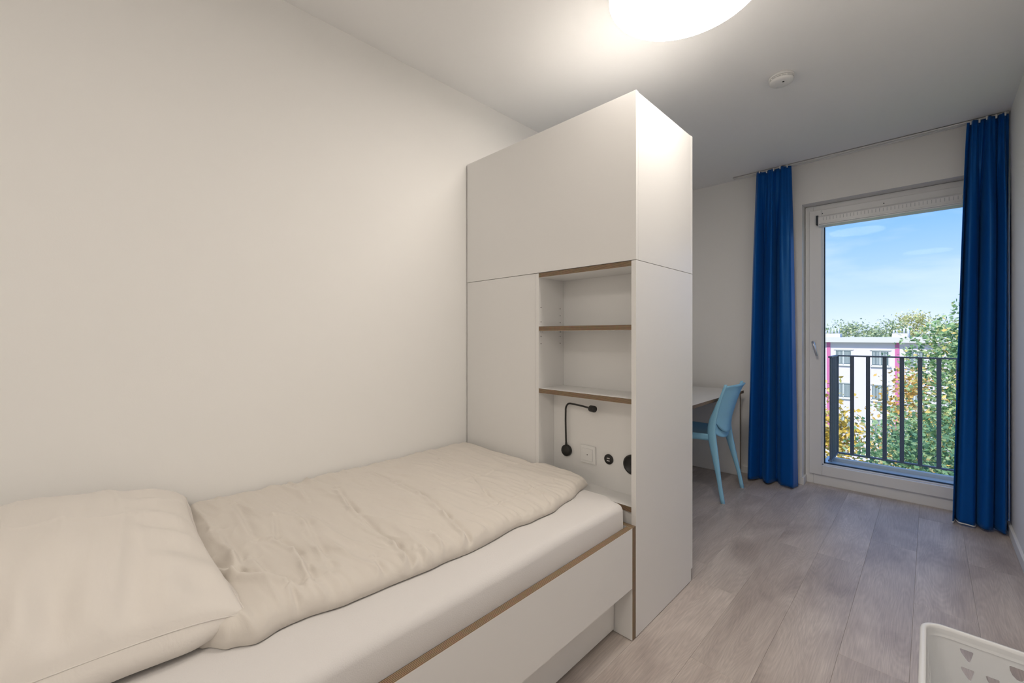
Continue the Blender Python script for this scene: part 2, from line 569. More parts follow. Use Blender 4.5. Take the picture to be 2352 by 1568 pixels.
m.build('gasket', 'gasket', sash)
B('pane', 'glass', win, GX0 + .008, GX1 - .008, SY0 + .040, SY0 + .046, GZ0 + .008, GZ1 - .008)
# vent box across the top of the sash
vb = MB().prism([(4.118, 2.075), (4.158, 2.062), (4.158, 2.160), (4.126, 2.152), (4.118, 2.140)], 'x', -.632, GX1 + .03).build('vent_box', 'white_pvc', win)
m = MB()
k = 0
x = -.60
while x < GX1 + .01:
    m.box(x, x + .0035, 4.1165, 4.1205, 2.112, 2.136)
    x += .021
m.build('vent_slots', 'pipe_grey', vb)
B('vent_lip', 'white_pvc', vb, -.628, GX1 + .03, 4.106, 4.120, 2.083, 2.093, bev=.002)
B('end_cap', 'gasket', vb, -.648, -.633, 4.120, 4.157, 2.085, 2.158, bev=.001)
for x in (-.61, -.24):
    MB().lathe([(0, 0), (.0035, 0), (.0035, -.003), (0, -.003)], (x, 4.158, 2.176), 'y', n=10).build('screw', 'gasket', win)
# handle
hd = MB().box(-.676, -.650, 4.150, 4.158, 1.085, 1.165, bev=.005).build('handle', 'white_plastic', sash)
MB().tube([(-.663, 4.152, 1.135), (-.663, 4.118, 1.135)], .009, n=10).tube([(-.668, 4.116, 1.152), (-.658, 4.114, 1.11), (-.640, 4.112, 1.035)], [.010, .010, .008], n=10).build('lever', 'metal', win)

# outer sill and railing
sl = MB().box(-.715, .29, 4.252, 4.33, .095, .128, bev=.003).box(-.64, .53, 4.33, 4.585, .085, .108, bev=.003).box(-.64, .53, 4.585, 4.625, .085, .136, bev=.003).box(-.64, -.60, 4.33, 4.585, .085, .136, bev=.003)
tag(sl.build('trim_1', 'sill_metal', loc=(-.1, 4.4, .1), kind='structure'), 'pale metal outer window sill behind the glass', 'sill')
slab = MB().box(-.75, .55, 4.294, 4.74, -.25, .083)
tag(slab.build('trim_2', 'concrete', loc=(-.1, 4.5, 0), kind='structure'), 'concrete ledge under the outer sill', 'ledge')
rl = empty('balcony_railing', (-.1, 4.66, .1), 'dark grey metal balcony railing of upright flat bars', 'railing')
RY, RZ0, RZ1, RXL, RXR = 4.66, .165, 1.028, -.581, .474
MB().box(RXL - .013, RXR, RY - .015, RY + .015, RZ1 - .012, RZ1, bev=.002).box(RXL - .013, RXL + .013, 4.30, RY + .015, RZ1 - .012, RZ1, bev=.002).box(RXR - .013, RXR + .013, 4.30, RY + .015, RZ1 - .012, RZ1, bev=.002).build('top_rail', 'rail_metal', rl)
MB().box(RXL - .013, RXR, RY - .015, RY + .015, RZ0, RZ0 + .012, bev=.002).box(RXL - .013, RXL + .013, 4.30, RY + .015, RZ0, RZ0 + .012, bev=.002).box(RXR - .013, RXR + .013, 4.30, RY + .015, RZ0, RZ0 + .012, bev=.002).build('bottom_rail', 'rail_metal', rl)
x = RXL
barfirst = None
for i in range(11):
    xx = RXL + i * .1055
    B('bar', 'rail_metal', rl, xx - .0135, xx + .0135, RY - .008, RY + .008, RZ0 + .01, RZ1 - .01, bev=.002)
for i in range(1, 7):
    yy = RY - i * .054
    for xs in (RXL, RXR):
        B('bar', 'rail_metal', rl, xs - .006, xs + .006, yy - .0125, yy + .0125, RZ0 + .01, RZ1 - .01, bev=.002)

# ------------------------------------------------------------------ curtains and track
trk = MB()
trk.box(-1.22, XR - .004, 3.975, 3.988, H - .012, H, bev=.001).box(-1.22, XR - .004, 4.002, 4.015, H - .012, H, bev=.001).box(-1.22, XR - .004, 3.975, 4.015, H - .005, H)
tag(trk.build('curtain_track', 'white_plastic', loc=(-.4, 3.99, H)), 'thin white double curtain track along the ceiling above the window', 'curtain track')


def curtain(name, label, top, bot, ybase, nf, seed, hem=None, xmax=None, ydrop=0.0):
    root = empty(name, ((bot[0] + bot[1]) / 2, ybase, 0.006), label, 'curtain', 'blue curtains at the window')
    rnd = random.Random(seed)
    ph = [rnd.uniform(0, 6.28) for _ in range(8)]
    z1, z0 = H - .014, .008

    def shape(t, h):
        wx0 = lerp(top[0], bot[0], h ** .8); wx1 = lerp(top[1], bot[1], h ** .8)
        amp = .009 + .044 * sstep(0.0, .32, h) + .006 * h
        warp = t + .035 * math.sin(2 * PI * t * 1.3 + ph[0] + h * .9) + .015 * math.sin(2 * PI * t * 3.1 + ph[5] + h * 1.2)
        p_ = 2 * PI * nf * warp + ph[1]
        fine = .006 * (1 - sstep(.05, .4, h)) * math.sin(p_ * 2.6 + ph[2])
        sn_ = math.sin(p_)
        y_ = ybase + amp * math.copysign(abs(sn_) ** .75, sn_) + amp * .30 * math.sin(1.7 * p_ + ph[3] + h) + fine - ydrop * h
        x_ = lerp(wx0, wx1, t) + amp * .30 * math.cos(p_ + .6) * math.sin(PI * t) ** .5
        if xmax is not None: x_ = min(x_, xmax)
        z_ = lerp(z1, z0, h)
        if h < .02: z_ -= .004 * (1 + math.sin(p_ + 1.0))
        if h > .99: z_ += .006 * (1 + math.sin(p_ * 1.0 + ph[4]))
        return (x_, y_, z_)
    m = MB()
    m.grid(shape, 200, 70)
    cl = m.build('cloth', 'curtain', root)
    so = cl.modifiers.new('thickness', 'SOLIDIFY'); so.thickness = .0022; so.offset = 0
    for t in (0.10, 0.30, 0.5, 0.7, 0.9):
        p = shape(t, 0.0)
        B('glider', 'white_plastic', root, p[0] - .004, p[0] + .004, p[1] - .012, p[1] - .006, p[2] - .014, p[2] + .010, bev=.001)
    if hem:
        a, b = hem
        pts = [Vector(shape(lerp(a, b, i / 30), 1.0)) + Vector((0, -.003, -.001)) for i in range(31)]
        mm = MB()
        mm.tube(pts, .004, n=8)
        mm.build('lining_edge', 'white_plastic', root)
    return root


curtain('curtain', 'blue curtain hanging between desk chair and window', (-1.030, -.785), (-1.085, -.740), 3.962, 2.7, 11, ydrop=.05)
curtain('curtain', 'blue curtain hanging in the corner against the wall with pale hem edge', (.170, .345), (.105, .345), 3.962, 3.2, 23, hem=(0.0, .42), xmax=.346, ydrop=.035)

# ------------------------------------------------------------------ ceiling lamp and smoke detector
def ceiling_lamp(LC, label, dm):
    cl = empty('ceiling_lamp', (LC[0], LC[1], H), label, 'lamp', 'round ceiling lamps')
    MB().lathe([(.262, 0), (.262, -.02), (.279, -.022), (.2808, -.0690), (.2798, -.0700), (.2700, -.0700), (.2700, -.025)], (*LC, H), n=72).build('housing', 'white_plastic', cl)
    prof = [(.2795, -.0703), (.2804, -.0706), (.2804, -.0714), (.2795, -.0726), (.268, -.0738), (.2, -.0748), (.1, -.0753), (0, -.0756)]
    MB().lathe(prof, (*LC, H), n=72).build('diffuser', dm, cl)


ceiling_lamp((-.655, 1.593), 'large round white ceiling lamp glowing above the cabinet', 'lamp_diffuser')
ceiling_lamp((-.02, -.80), 'added round fill lamp on the ceiling, unseen behind the viewer', 'fill_diffuser')  # made-up lamp out of view, added to brighten the bed end

SC = (-.560, 2.605)
sm = empty('smoke_detector', (SC[0], SC[1], H), 'small round white smoke detector on the ceiling', 'smoke detector')
MB().lathe([(.058, 0), (.058, -.010), (.056, -.012)], (*SC, H), n=48).build('base_plate', 'white_plastic', sm)
MB().lathe([(.054, -.011), (.054, -.019), (.050, -.020)], (*SC, H), n=48).build('grille', 'pipe_grey', sm)
MB().lathe([(.056, -.013), (.0575, -.017), (.0565, -.0185), (.055, -.0185)], (*SC, H), n=48).build('ring', 'white_plastic', sm)
MB().lathe([(.055, -.021), (.0565, -.024), (.055, -.031), (.048, -.036), (.03, -.038), (0, -.0385)], (*SC, H), n=48).build('cover', 'white_plastic', sm)
for k in range(14):
    a = 2 * PI * k / 14
    B('rib', 'white_plastic', sm, SC[0] + .0545 * math.cos(a) - .003, SC[0] + .0545 * math.cos(a) + .003, SC[1] + .0545 * math.sin(a) - .003, SC[1] + .0545 * math.sin(a) + .003, H - .024, H - .017)
MB().lathe([(0, 0), (.005, 0), (.005, -.003), (0, -.003)], (SC[0] + .012, SC[1] - .016, H - .0365), n=12).build('sounder_hole', 'dark_hole', sm)
MB().box(SC[0] - .030, SC[0] - .016, SC[1] + .026, SC[1] + .029, H - .0375, H - .034).build('test_button', 'pipe_grey', sm)

# ------------------------------------------------------------------ cabinet with niche shelves
CX0, CX1, CY0, CY1, CT = -1.880, -.828, 1.539, 2.100, 2.175
T = .021
cab = empty('storage_cabinet', ((CX0 + CX1) / 2, (CY0 + CY1) / 2, 0), 'tall white storage cabinet with open plywood-edged shelf niche at the foot of the bed', 'cabinet')
LM = 'laminate'
bv = .0008
B('upper_front_panel', LM, cab, CX0, CX1, CY0, CY0 + .019, 1.5015, CT, bev=bv)
B('upper_side_panel', LM, cab, CX1 - T, CX1, CY0 + .0200, CY1 - .019, 1.5015, CT - .003, bev=bv)
B('side_panel', LM, cab, CX1 - T, CX1, CY0, CY1 - .019, .003, 1.4995, bev=bv)
B('lower_front_panel', LM, cab, CX0, -1.3620, CY0 + .001, CY0 + .020, .003, 1.4995, bev=bv)
B('niche_side_panel', LM, cab, -1.361, -1.340, CY0 + .001, CY1 - .02, .003, 1.4995, bev=bv)
B('far_side_panel', LM, cab, CX0, CX0 + T, CY0 + .021, CY1 - .02, .003, 1.4995, bev=bv)
B('upper_far_side_panel', LM, cab, CX0, CX0 + T, CY0 + .020, CY1 - .02, 1.5015, CT - .003, bev=bv)
B('top_panel', LM, cab, CX0 + T, CX1 - T, CY0 + .020, CY1 - .02, CT - .022, CT - .003)
NX0, NX1 = -1.3395, -.8495
for (za, zb, yb) in ((1.4785, 1.4995, 1.735), (1.222, 1.243, 1.735), (.924, .945, 1.735), (.491, .512, 1.66)):
    B('shelf', [LM, 'ply_z'], cab, NX0, NX1, CY0 + .0015, yb, za, zb, ply='z')
B('niche_back', LM, cab, NX0, NX1, 1.736, 1.750, .930, 1.4995)
B('niche_back', LM, cab, NX0, NX1, 1.655, 1.670, .505, .924)
B('plinth_panel', LM, cab, NX0, NX1, CY0 + .012, CY0 + .028, .003, .490)
xm = (CX0 + CX1) / 2
for (xa, xb_) in ((CX0, xm - .001), (xm + .001, CX1)):
    B('door', LM, cab, xa, xb_, CY1 - .018, CY1, .06, 1.4995, bev=bv)
    B('door', LM, cab, xa, xb_, CY1 - .018, CY1, 1.5015, CT, bev=bv)
for yy in (1.556, 1.706):
    for zz in (1.335, 1.300, 1.265, 1.195, 1.160):
        if yy < 1.6 and zz in (1.300,): continue
        MB().lathe([(0, .0008), (.0022, .0008), (.0022, -.001), (0, -.001)], (NX0, yy, zz), 'x', n=10).build('pin_hole', 'dark_hole', cab)
for yy in (1.556, 1.706):
    MB().tube([(NX0, yy, 1.2165), (NX0 + .010, yy, 1.2165)], .0035, n=10).build('shelf_pin', 'metal', cab)

# reading lamp on the niche back
NB = 1.655
rdl = empty('reading_lamp', (-1.253, NB, .643), 'black gooseneck reading lamp fixed in the cabinet niche', 'lamp')
MB().lathe([(0, 0), (.0255, 0), (.0270, -.003), (.0270, -.016), (.0235, -.021), (0, -.0215)], (-1.253, NB, .643), 'y', n=40).build('base', 'black_plastic', rdl)
pts = [(-1.253, NB - .012, .660), (-1.253, NB - .014, .69), (-1.2535, NB - .015, .74), (-1.254, NB - .016, .79), (-1.252, NB - .018, .825)]
for k in range(0, 9):
    a = PI - k / 8 * (PI / 2 - .04)
    pts.append((-1.217 + .034 * math.cos(a), NB - .019 - .001 * k, .836 + .040 * math.sin(a)))
pts += [(-1.18, NB - .032, .8755), (-1.14, NB - .038, .874), (-1.098, NB - .044, .871)]
MB().tube(pts, .0042, n=12).build('gooseneck', 'black_plastic', rdl)
MB().tube([(-1.253, NB - .012, .662), (-1.253, NB - .013, .682)], [.0065, .0050], n=12).build('collar', 'black_plastic', rdl)
hd0 = Vector((-1.098, NB - .044, .871))
m = MB()
m.tube([hd0 + Vector((-.004, 0, .000)), hd0 + Vector((.004, -.001, -.001)), hd0 + Vector((.008, -.002, -.001)), hd0 + Vector((.030, -.006, -.001)), hd0 + Vector((.034, -.007, -.001)), hd0 + Vector((.0345, -.007, -.001))], [.005, .0125, .0145, .0150, .0138, .010], n=24)
m.build('head', 'black_plastic', rdl)

# white switch plate
ws = empty('wall_switch', (-1.131, NB, .646), 'square white switch plate beside the black reading lamp', 'switch')
MB().box(-1.172, -1.090, NB - .009, NB, .605, .687, bev=.003).build('frame', 'white_plastic', ws)
rk = MB().box(-1.159, -1.103, NB - .0125, NB - .008, .618, .674, bev=.0012).build('rocker', 'white_plastic', ws)
MB().lathe([(0, -.0005), (.0022, -.0005), (.0022, .0015), (0, .0015)], (-1.131, NB - .0125, .646), 'y', n=12).build('indicator', 'dark_hole', rk)
# USB outlet
us = empty('usb_outlet', (-1.023, NB, .645), 'small round black outlet with two slots', 'outlet')
MB().lathe([(0, 0), (.0225, 0), (.0225, -.004), (.0205, -.006), (0, -.006)], (-1.023, NB, .645), 'y', n=36).build('plate', 'black_plastic', us)
for zz in (.650, .639):
    B('port', 'metal', us, -1.030, -1.016, NB - .0068, NB - .004, zz - .002, zz + .002)
# power socket
ps = empty('power_socket', (-.905, NB, .646), 'larger round black power socket half hidden behind the cabinet side', 'socket')
MB().lathe([(0, -.003), (.0310, -.003), (.0340, -.009), (.0400, -.011), (.0425, -.008), (.0425, 0), (0, 0)], (-.905, NB, .646), 'y', n=40).build('plate', 'black_plastic', ps)
for zz in (.646 - .023, .646 + .023):
    MB().box(-.909, -.901, NB - .007, NB - .002, zz - .003, zz + .003, bev=.001).build('earth_clip', 'metal', ps)
for xx in (-.915, -.896):
    MB().lathe([(0, 0), (.0026, 0), (.0026, -.0008), (0, -.0008)], (xx, NB - .003, .646), 'y', n=12).build('pin_hole', 'dark_hole', ps)

# ------------------------------------------------------------------ bed
BX1 = -.829
bed = empty('bed_frame', (-1.36, .5, 0), 'white bed frame with plywood edges running along the wall', 'bed')
BY1 = 1.5375
B('side_panel', [LM, 'ply_x'], bed, BX1 - .025, BX1, -.52, BY1 - .027, .208, .444, ply='x')
B('end_panel', [LM, 'ply_y'], bed, XL + .004, BX1, BY1 - .026, BY1, .002, .444, ply='y')
B('end_panel', [LM, 'ply_y'], bed, XL + .004, BX1, -.547, -.521, .002, .444, ply='y')
B('far_side_panel', [LM, 'ply_x'], bed, XL + .004, XL + .026, -.52, BY1 - .027, .10, .40, ply='x')
B('drawer_front', LM, bed, -.929, -.909, -.50, BY1 - .03, .012, .225, bev=.001)
m = MB()
B('slat_base', LM, bed, XL + .03, BX1 - .027, -.52, BY1 - .028, .335, .355)

# mattress with fitted sheet
MX0, MX1, MY0, MY1, MZ0, MZ1 = XL + .008, -.861, -.515, 1.510, .357, .536
mat_o = MB().box(MX0, MX1, MY0, MY1, MZ0, MZ1, bev=.026, seg=5)
bmesh.ops.subdivide_edges(mat_o.bm, edges=[e_ for e_ in mat_o.bm.edges if e_.calc_length() > .3], cuts=40, use_grid_fill=True)
for v in mat_o.bm.verts:
    s_ = sstep(MX1 - .10, MX1, v.co.x)
    zf = (v.co.z - MZ0) / (MZ1 - MZ0)
    v.co.x += .010 * s_ * math.sin(PI * zf) + .004 * s_ * noise.noise((v.co.y * 5, v.co.z * 9, 1.3))
    v.co.z += .003 * noise.noise((v.co.x * 4, v.co.y * 4, 7.1)) * (1 if zf > .5 else 0)
    if v.co.y > 1.44:
        v.co.y += .026 * sstep(.45, .50, v.co.z) * (1 - sstep(-.96, -.89, v.co.x))
        if v.co.x > -.93: v.co.y -= .008 * zf
mo = mat_o.build('mattress', 'sheet', loc=(-1.37, .5, MZ0), smooth=True)
tag(mo, 'mattress with light grey fitted sheet in the white bed frame', 'mattress')

# duvet
CREASES = [
    (.0060, .018, [(-1.395, .404), (-1.275, .423), (-1.165, .41), (-1.10, .40)]),
    (.0030, .014, [(-1.546, .443), (-1.403, .407)]),
    (.0040, .022, [(-1.585, .513), (-1.431, .507), (-1.246, .479), (-1.10, .45)]),
    (.0065, .018, [(-1.66, .698), (-1.428, .657), (-1.118, .648), (-1.041, .633), (-.94, .583)]),
    (.0050, .014, [(-1.764, .889), (-1.608, .91)]),
    (.0065, .018, [(-1.568, .913), (-1.392, .906), (-1.165, .862), (-1.028, .829), (-.93, .775)]),
    (.0050, .018, [(-1.385, 1.167), (-1.21, 1.085), (-1.117, 1.072)]),
    (.0040, .012, [(-1.105, .766), (-.998, .734), (-.929, .70)]),
    (.0060, .025, [(-1.575, .293), (-1.366, .297), (-1.271, .279)]),
    (.0080, .025, [(-1.416, .228), (-1.276, .274), (-1.111, .362)]),
    (.0045, .022, [(-1.74, .374), (-1.435, .353)]),
    (.0050, .020, [(-1.325, .328), (-1.184, .335)]),
    (.0045, .012, [(-1.114, .352), (-.986, .334)]),
    (.0040, .012, [(-1.03, .407), (-.961, .381)]),
    (.0040, .014, [(-1.1, .569), (-.961, .526)]),
    (.0040, .014, [(-1.057, .676), (-.938, .625)]),
    (.0018, .010, [(-1.386, 1.5), (-1.385, .977)]),
    (.0018, .010, [(-1.14, 1.40), (-1.12, .95)]),
    (.0030, .016, [(-1.70, 1.22), (-1.50, 1.20)]),
    (.0030, .014, [(-1.20, 1.30), (-1.08, 1.26), (-1.0, 1.21)]),
    (.0030, .018, [(-1.80, .60), (-1.62, .58)]),
]
SEGS = []
for A_, w_, pl in CREASES:
    n_ = len(pl) - 1
    for i in range(n_):
        SEGS.append((A_, w_ * .62, pl[i], pl[i + 1], i == 0, i == n_ - 1))


def crease_h(x, y):
    h = 0.0
    for A_, w_, p, q, first, last in SEGS:
        dx, dy = q[0] - p[0], q[1] - p[1]
        l2 = dx * dx + dy * dy
        t = ((x - p[0]) * dx + (y - p[1]) * dy) / l2
        if t < -.3 or t > 1.3: continue
        ln = math.sqrt(l2)
        d = ((x - p[0]) * dy - (y - p[1]) * dx) / ln
        if abs(d) > w_ * 3.5: continue
        fade = 1.0
        if t < 0: fade = max(0, 1 + t * ln / .03)
        if t > 1: fade = max(0, 1 - (t - 1) * ln / .03)
        if first and 0 <= t: fade *= sstep(0, .25, t)
        if last and t <= 1: fade *= 1 - .7 * sstep(.75, 1, t)
        h += 1.9 * A_ * fade * (d / w_) * math.exp(-(d / w_) ** 2) * 1.6
    return h


FRONT = [(.15, -1.13), (.18, -1.085), (.215, -1.048), (.262, -1.026), (.313, -1.038), (.362, -1.034), (.458, -1.018), (.57, -1.008), (.706, -1.002), (.855, -.992), (1.044, -1.008), (1.12, -1.0), (1.218, -.998), (1.35, -1.022), (1.50, -1.058), (1.58, -1.075)]


def front_x(y):
    for (a, xa), (b, xb) in zip(FRONT, FRONT[1:]):
        if y <= b:
            t = max(0, (y - a) / (b - a))
            t = t * t * (3 - 2 * t)
            return lerp(xa, xb, t)
    return FRONT[-1][1]


def far_y(x):
    base = 1.533
    return base + .050 * sstep(-1.335, -1.29, x) - .02 * sstep(-1.13, -1.06, x)


def duvet():
    m = MB(); bm = m.bm
    NU, NV = 400, 230
    XW = XL + .008
    bot, top = [], []
    for i in range(NU + 1):
        v_ = i / NU
        rb, rt = [], []
        for j in range(NV + 1):
            s_ = j / NV
            # denser towards the borders
            xg = lerp(XW, -1.03, s_)
            y0 = .16 + .02 * math.sin(xg * 14)
            y = lerp(y0, far_y(xg), v_)
            fx = front_x(y) + .004 * noise.noise((y * 16, 2.2, .4))
            x = lerp(XW, fx, s_)
            dF = fx - x
            dW = x - XW
            dN, dE = y - y0, far_y(xg) - y
            def edge(d, r):
                q = min(1, d / r)
                return math.sqrt(max(0, 1 - (1 - q) ** 2))
            ef = edge(dF, .060) * edge(dN, .05) * edge(dE, .045) * (edge(dW, .03) * .6 + .4)
            thick = lerp(.040, .056, sstep(-1.05, -1.75, x)) + .006 * sstep(1.2, 1.5, y) * sstep(-1.2, -1.5, x) - .012 * sstep(1.3, 1.55, y) * sstep(-1.3, -1.1, x)
            puff = .012 * noise.noise((x * 3.2, y * 4.0, 3.3)) + .006 * noise.noise((x * 6, y * 12, 9.1))
            rid = 0
            n1 = noise.noise((x * 3.0 + y * 1.1, y * 16 - x * 2.5, 4.4))
            rid += .0130 * ((1 - abs(n1)) ** 3 - .4) * lerp(1.0, .45, sstep(.5, 1.0, y))
            n2 = noise.noise((x * 8 + y * 2, y * 34 - x * 5, 8.4))
            rid += .0040 * (1 - abs(n2)) ** 2
            # edge gathers along the front hem
            gath = .010 * noise.noise((y * 42, x * 2, 5.5)) * (1 - sstep(.0, .12, dF))
            flat = 1 - .55 * sstep(.30, .16, y) * sstep(-1.1, -1.3, x)
            z = .541 + ef * (thick * flat + (puff + rid + crease_h(x, y) + gath))
            ov = .010 * math.sin(PI * min(1, dF / .06)) if dF < .06 else 0
            rt.append(bm.verts.new((x + ov, y, z)))
            on_border = i in (0, NU) or j in (0, NV)
            rb.append(rt[-1] if on_border else bm.verts.new((x, y, 0.5385)))
        top.append(rt); bot.append(rb)
    for i in range(NU):
        for j in range(NV):
            f = bm.faces.new((top[i][j], top[i + 1][j], top[i + 1][j + 1], top[i][j + 1])); f.smooth = True
            q = [bot[i][j], bot[i][j + 1], bot[i + 1][j + 1], bot[i + 1][j]]
            if len(set(q)) == 4 and not all(a is b for a, b in zip(sorted(q, key=id), sorted([top[i][j], top[i][j + 1], top[i + 1][j + 1], top[i + 1][j]], key=id))):
                try:
                    f = bm.faces.new(q); f.smooth = True
                except ValueError:
                    pass
    o = m.build('duvet', 'duvet_linen', loc=(-1.45, .85, .541))
    tag(o, 'creased cream duvet spread over the mattress', 'duvet')
    return o


duvet()


# pillow
def pillow():
    root = empty('pillow', (-1.46, -.13, .541), 'plump cream pillow lying at the head of the bed', 'pillow')
    cx, cy, ax, ay = -1.470, -.140, .395, .392
    NU = 150

    def seam(u, v):
        px = cx + ax * u * (1 - .050 * (1 - v * v))
        py = cy + ay * v * (1 - .065 * (1 - u * u))
        zs = .606 + .055 * (1 - u) / 2
        corner = (abs(u) ** 6) * (abs(v) ** 6)
        zs -= .022 * corner * (1 if u > 0 else 1.6)
        return px, py, zs
    PC = [(.0060, .010, [(-1.45, .075), (-1.30, .060), (-1.172, .045), (-1.08, .028)]),
          (.0050, .016, [(-1.80, .040), (-1.60, .080), (-1.47, .088)]),
          (.0030, .010, [(-1.49, -.14), (-1.46, .0), (-1.45, .08)]),
          (.0050, .014, [(-1.20, .13), (-1.09, .118)])]
    segs = []
    for A_, w_, pl in PC:
        for i in range(len(pl) - 1): segs.append((A_, w_, pl[i], pl[i + 1]))

    def wr(x, y):
        h = 0
        for A_, w_, p, q in segs:
            dx, dy = q[0] - p[0], q[1] - p[1]
            ln = math.hypot(dx, dy)
            t = ((x - p[0]) * dx + (y - p[1]) * dy) / ln / ln
            if t < 0 or t > 1: continue
            d = ((x - p[0]) * dy - (y - p[1]) * dx) / ln
            if abs(d) < 4 * w_: h += A_ * math.exp(-(d / w_) ** 2)
        return h
    m = MB(); bm = m.bm
    V = []
    for i in range(NU + 1):
        row = []
        for j in range(NU + 1):
            u, v = -1 + 2 * i / NU, -1 + 2 * j / NU
            x, y, zs = seam(u, v)
            f = (max(0, 1 - u * u) ** .52) * (max(0, 1 - v * v) ** .55)
            T_ = .135
            w = .012 * noise.noise((x * 5, y * 5, 1.1)) + .010 * noise.noise((x * 3.5, y * 15, 6.1)) + .006 * (1 - abs(noise.noise((x * 3.2 + y, y * 20, 2.7)))) ** 3
            rad = .010 * math.sin(y * 60 + 2 * noise.noise((x * 3, y * 6, .2))) * sstep(.35, .9, u) * (1 - sstep(.92, 1.0, abs(u)))
            radv = .010 * math.sin(x * 50 + 3 * noise.noise((x * 3, y * 6, .9))) * sstep(.45, .9, v) * (1 - sstep(.93, 1.0, abs(v)))
            z = zs + f * (T_ + w + wr(x, y)) + (rad + radv) * min(1, f * 2)
            row.append(bm.verts.new((x, y, z)))
        V.append(row)
    for i in range(NU):
        for j in range(NU):
            f = bm.faces.new((V[i][j], V[i + 1][j], V[i + 1][j + 1], V[i][j + 1])); f.smooth = True
    # lower half: side below the seam, then the flat bottom
    border = [(i, 0) for i in range(NU)] + [(NU, j) for j in range(NU)] + [(i, NU) for i in range(NU, 0, -1)] + [(0, j) for j in range(NU, 0, -1)]
    prev = [V[i][j] for i, j in border]
    levels = [(.22, .010), (.5, .016), (.78, .010), (.94, -.006), (1.0, -.05)]
    for (d_, out) in levels:
        ring = []
        for k, (i, j) in enumerate(border):
            u, v = -1 + 2 * i / NU, -1 + 2 * j / NU
            x, y, zs = seam(u, v)
            cf = 1 - max(0, (min(abs(u), abs(v)) - .72) / .28) ** 2      # 0 at the corner tips
            nx = (1 if u > .999 else -1 if u < -.999 else 0); ny = (1 if v > .999 else -1 if v < -.999 else 0)
            zb = .541 + .040 * (1 - cf)
            oo = out * cf - (.03 * (1 - cf) * d_)
            wob = .004 * noise.noise((x * 9, y * 9, d_ * 4)) * cf
            ring.append(bm.verts.new((max(XL + .01, x + nx * (oo + wob)), y + ny * (oo + wob), lerp(zs, zb, d_))))
        n = len(ring)
        for k in range(n):
            f = bm.faces.new((prev[k], prev[(k + 1) % n], ring[(k + 1) % n], ring[k])); f.smooth = True
        prev = ring
    bm.faces.new(prev)
    for v in bm.verts: v.co.x = max(v.co.x, XL + .01)
    m.build('pillow_case', 'pillow_linen', root)
    pts = []
    for k in range(0, NU + 1, 2):
        x, y, zs = seam(1, -1 + 2 * k / NU)
        pts.append((x + .0005, y, zs))
    mm = MB().tube(pts, .0016, n=6)
    pts = []
    for k in range(0, NU + 1, 2):
        x, y, zs = seam(-1 + 2 * k / NU, 1)
        pts.append((x, y + .0005, zs))
    mm.tube(pts, .0016, n=6)
    mm.build('seam', 'pillow_linen', root)
    return root


pillow()

# ------------------------------------------------------------------ desk
DX1 = -1.130
dk = empty('desk', (-1.5, 3.2, 0), 'white desk with dark plywood edge behind the blue chair', 'desk')
B('desktop', [LM, 'ply_z'], dk, XL + .016, DX1, 2.35, 3.965, .707, .730, ply='z')
B('side_panel', [LM, 'ply_y'], dk, XL + .016, DX1 - .022, 3.935, 3.958, .003, .707, ply='y')
B('side_panel', [LM, 'ply_y'], dk, XL + .016, DX1 - .022, 2.36, 2.383, .003, .707, ply='y')
B('back_panel', LM, dk, XL + .05, XL + .069, 2.384, 3.934, .35, .706)

# ------------------------------------------------------------------ chair
ch = empty('chair', (-1.27, 3.42, 0), 'light blue plastic chair pulled up to the desk', 'chair')
CYC = 3.4215


def bx(z):          # x of the stile line at height z
    pts_ = [(0, -1.040), (.20, -1.078), (.42, -1.118), (.50, -1.128), (.58, -1.118), (.70, -1.085), (.845, -1.035)]
    for (a, xa), (b, xb) in zip(pts_, pts_[1:]):
        if z <= b: return lerp(xa, xb, (z - a) / (b - a))
    return pts_[-1][1]


def hy(z):          # half distance of the stiles at height z
    return lerp(.2185, .172, sstep(0, .50, z)) + .010 * sstep(.55, .84, z)


def backfn(u, v):
    s_ = 2 * u - 1
    z = lerp(.475, .845, v)
    w = hy(z) + .004
    # rounded lower border
    zlow = .475 + .105 * (abs(s_) ** 2.6)
    z = lerp(zlow, .845 - .012 * s_ * s_, v)
    w = hy(z) - .001
    x = bx(z) + .052 * (1 - s_ * s_) - .006
    if v > .9: x += .012 * (v - .9) / .1
    return (x, CYC + s_ * w, z)


m = MB(); m.grid(backfn, 26, 22)
o = m.build('backrest', 'blue_plastic', ch)
so = o.modifiers.new('thickness', 'SOLIDIFY'); so.thickness = .007; so.offset = 0


def bandfn(u, v):
    s_ = 2 * u - 1
    zt = .475 + .105 * (abs(s_) ** 2.6) + .006
    zb = .432 + .055 * (abs(s_) ** 2.2)
    z = lerp(zb, zt, v)
    x = bx(z) + .026 * (1 - s_ * s_) - .006
    return (x, CYC + s_ * (hy(z) - .002), z)


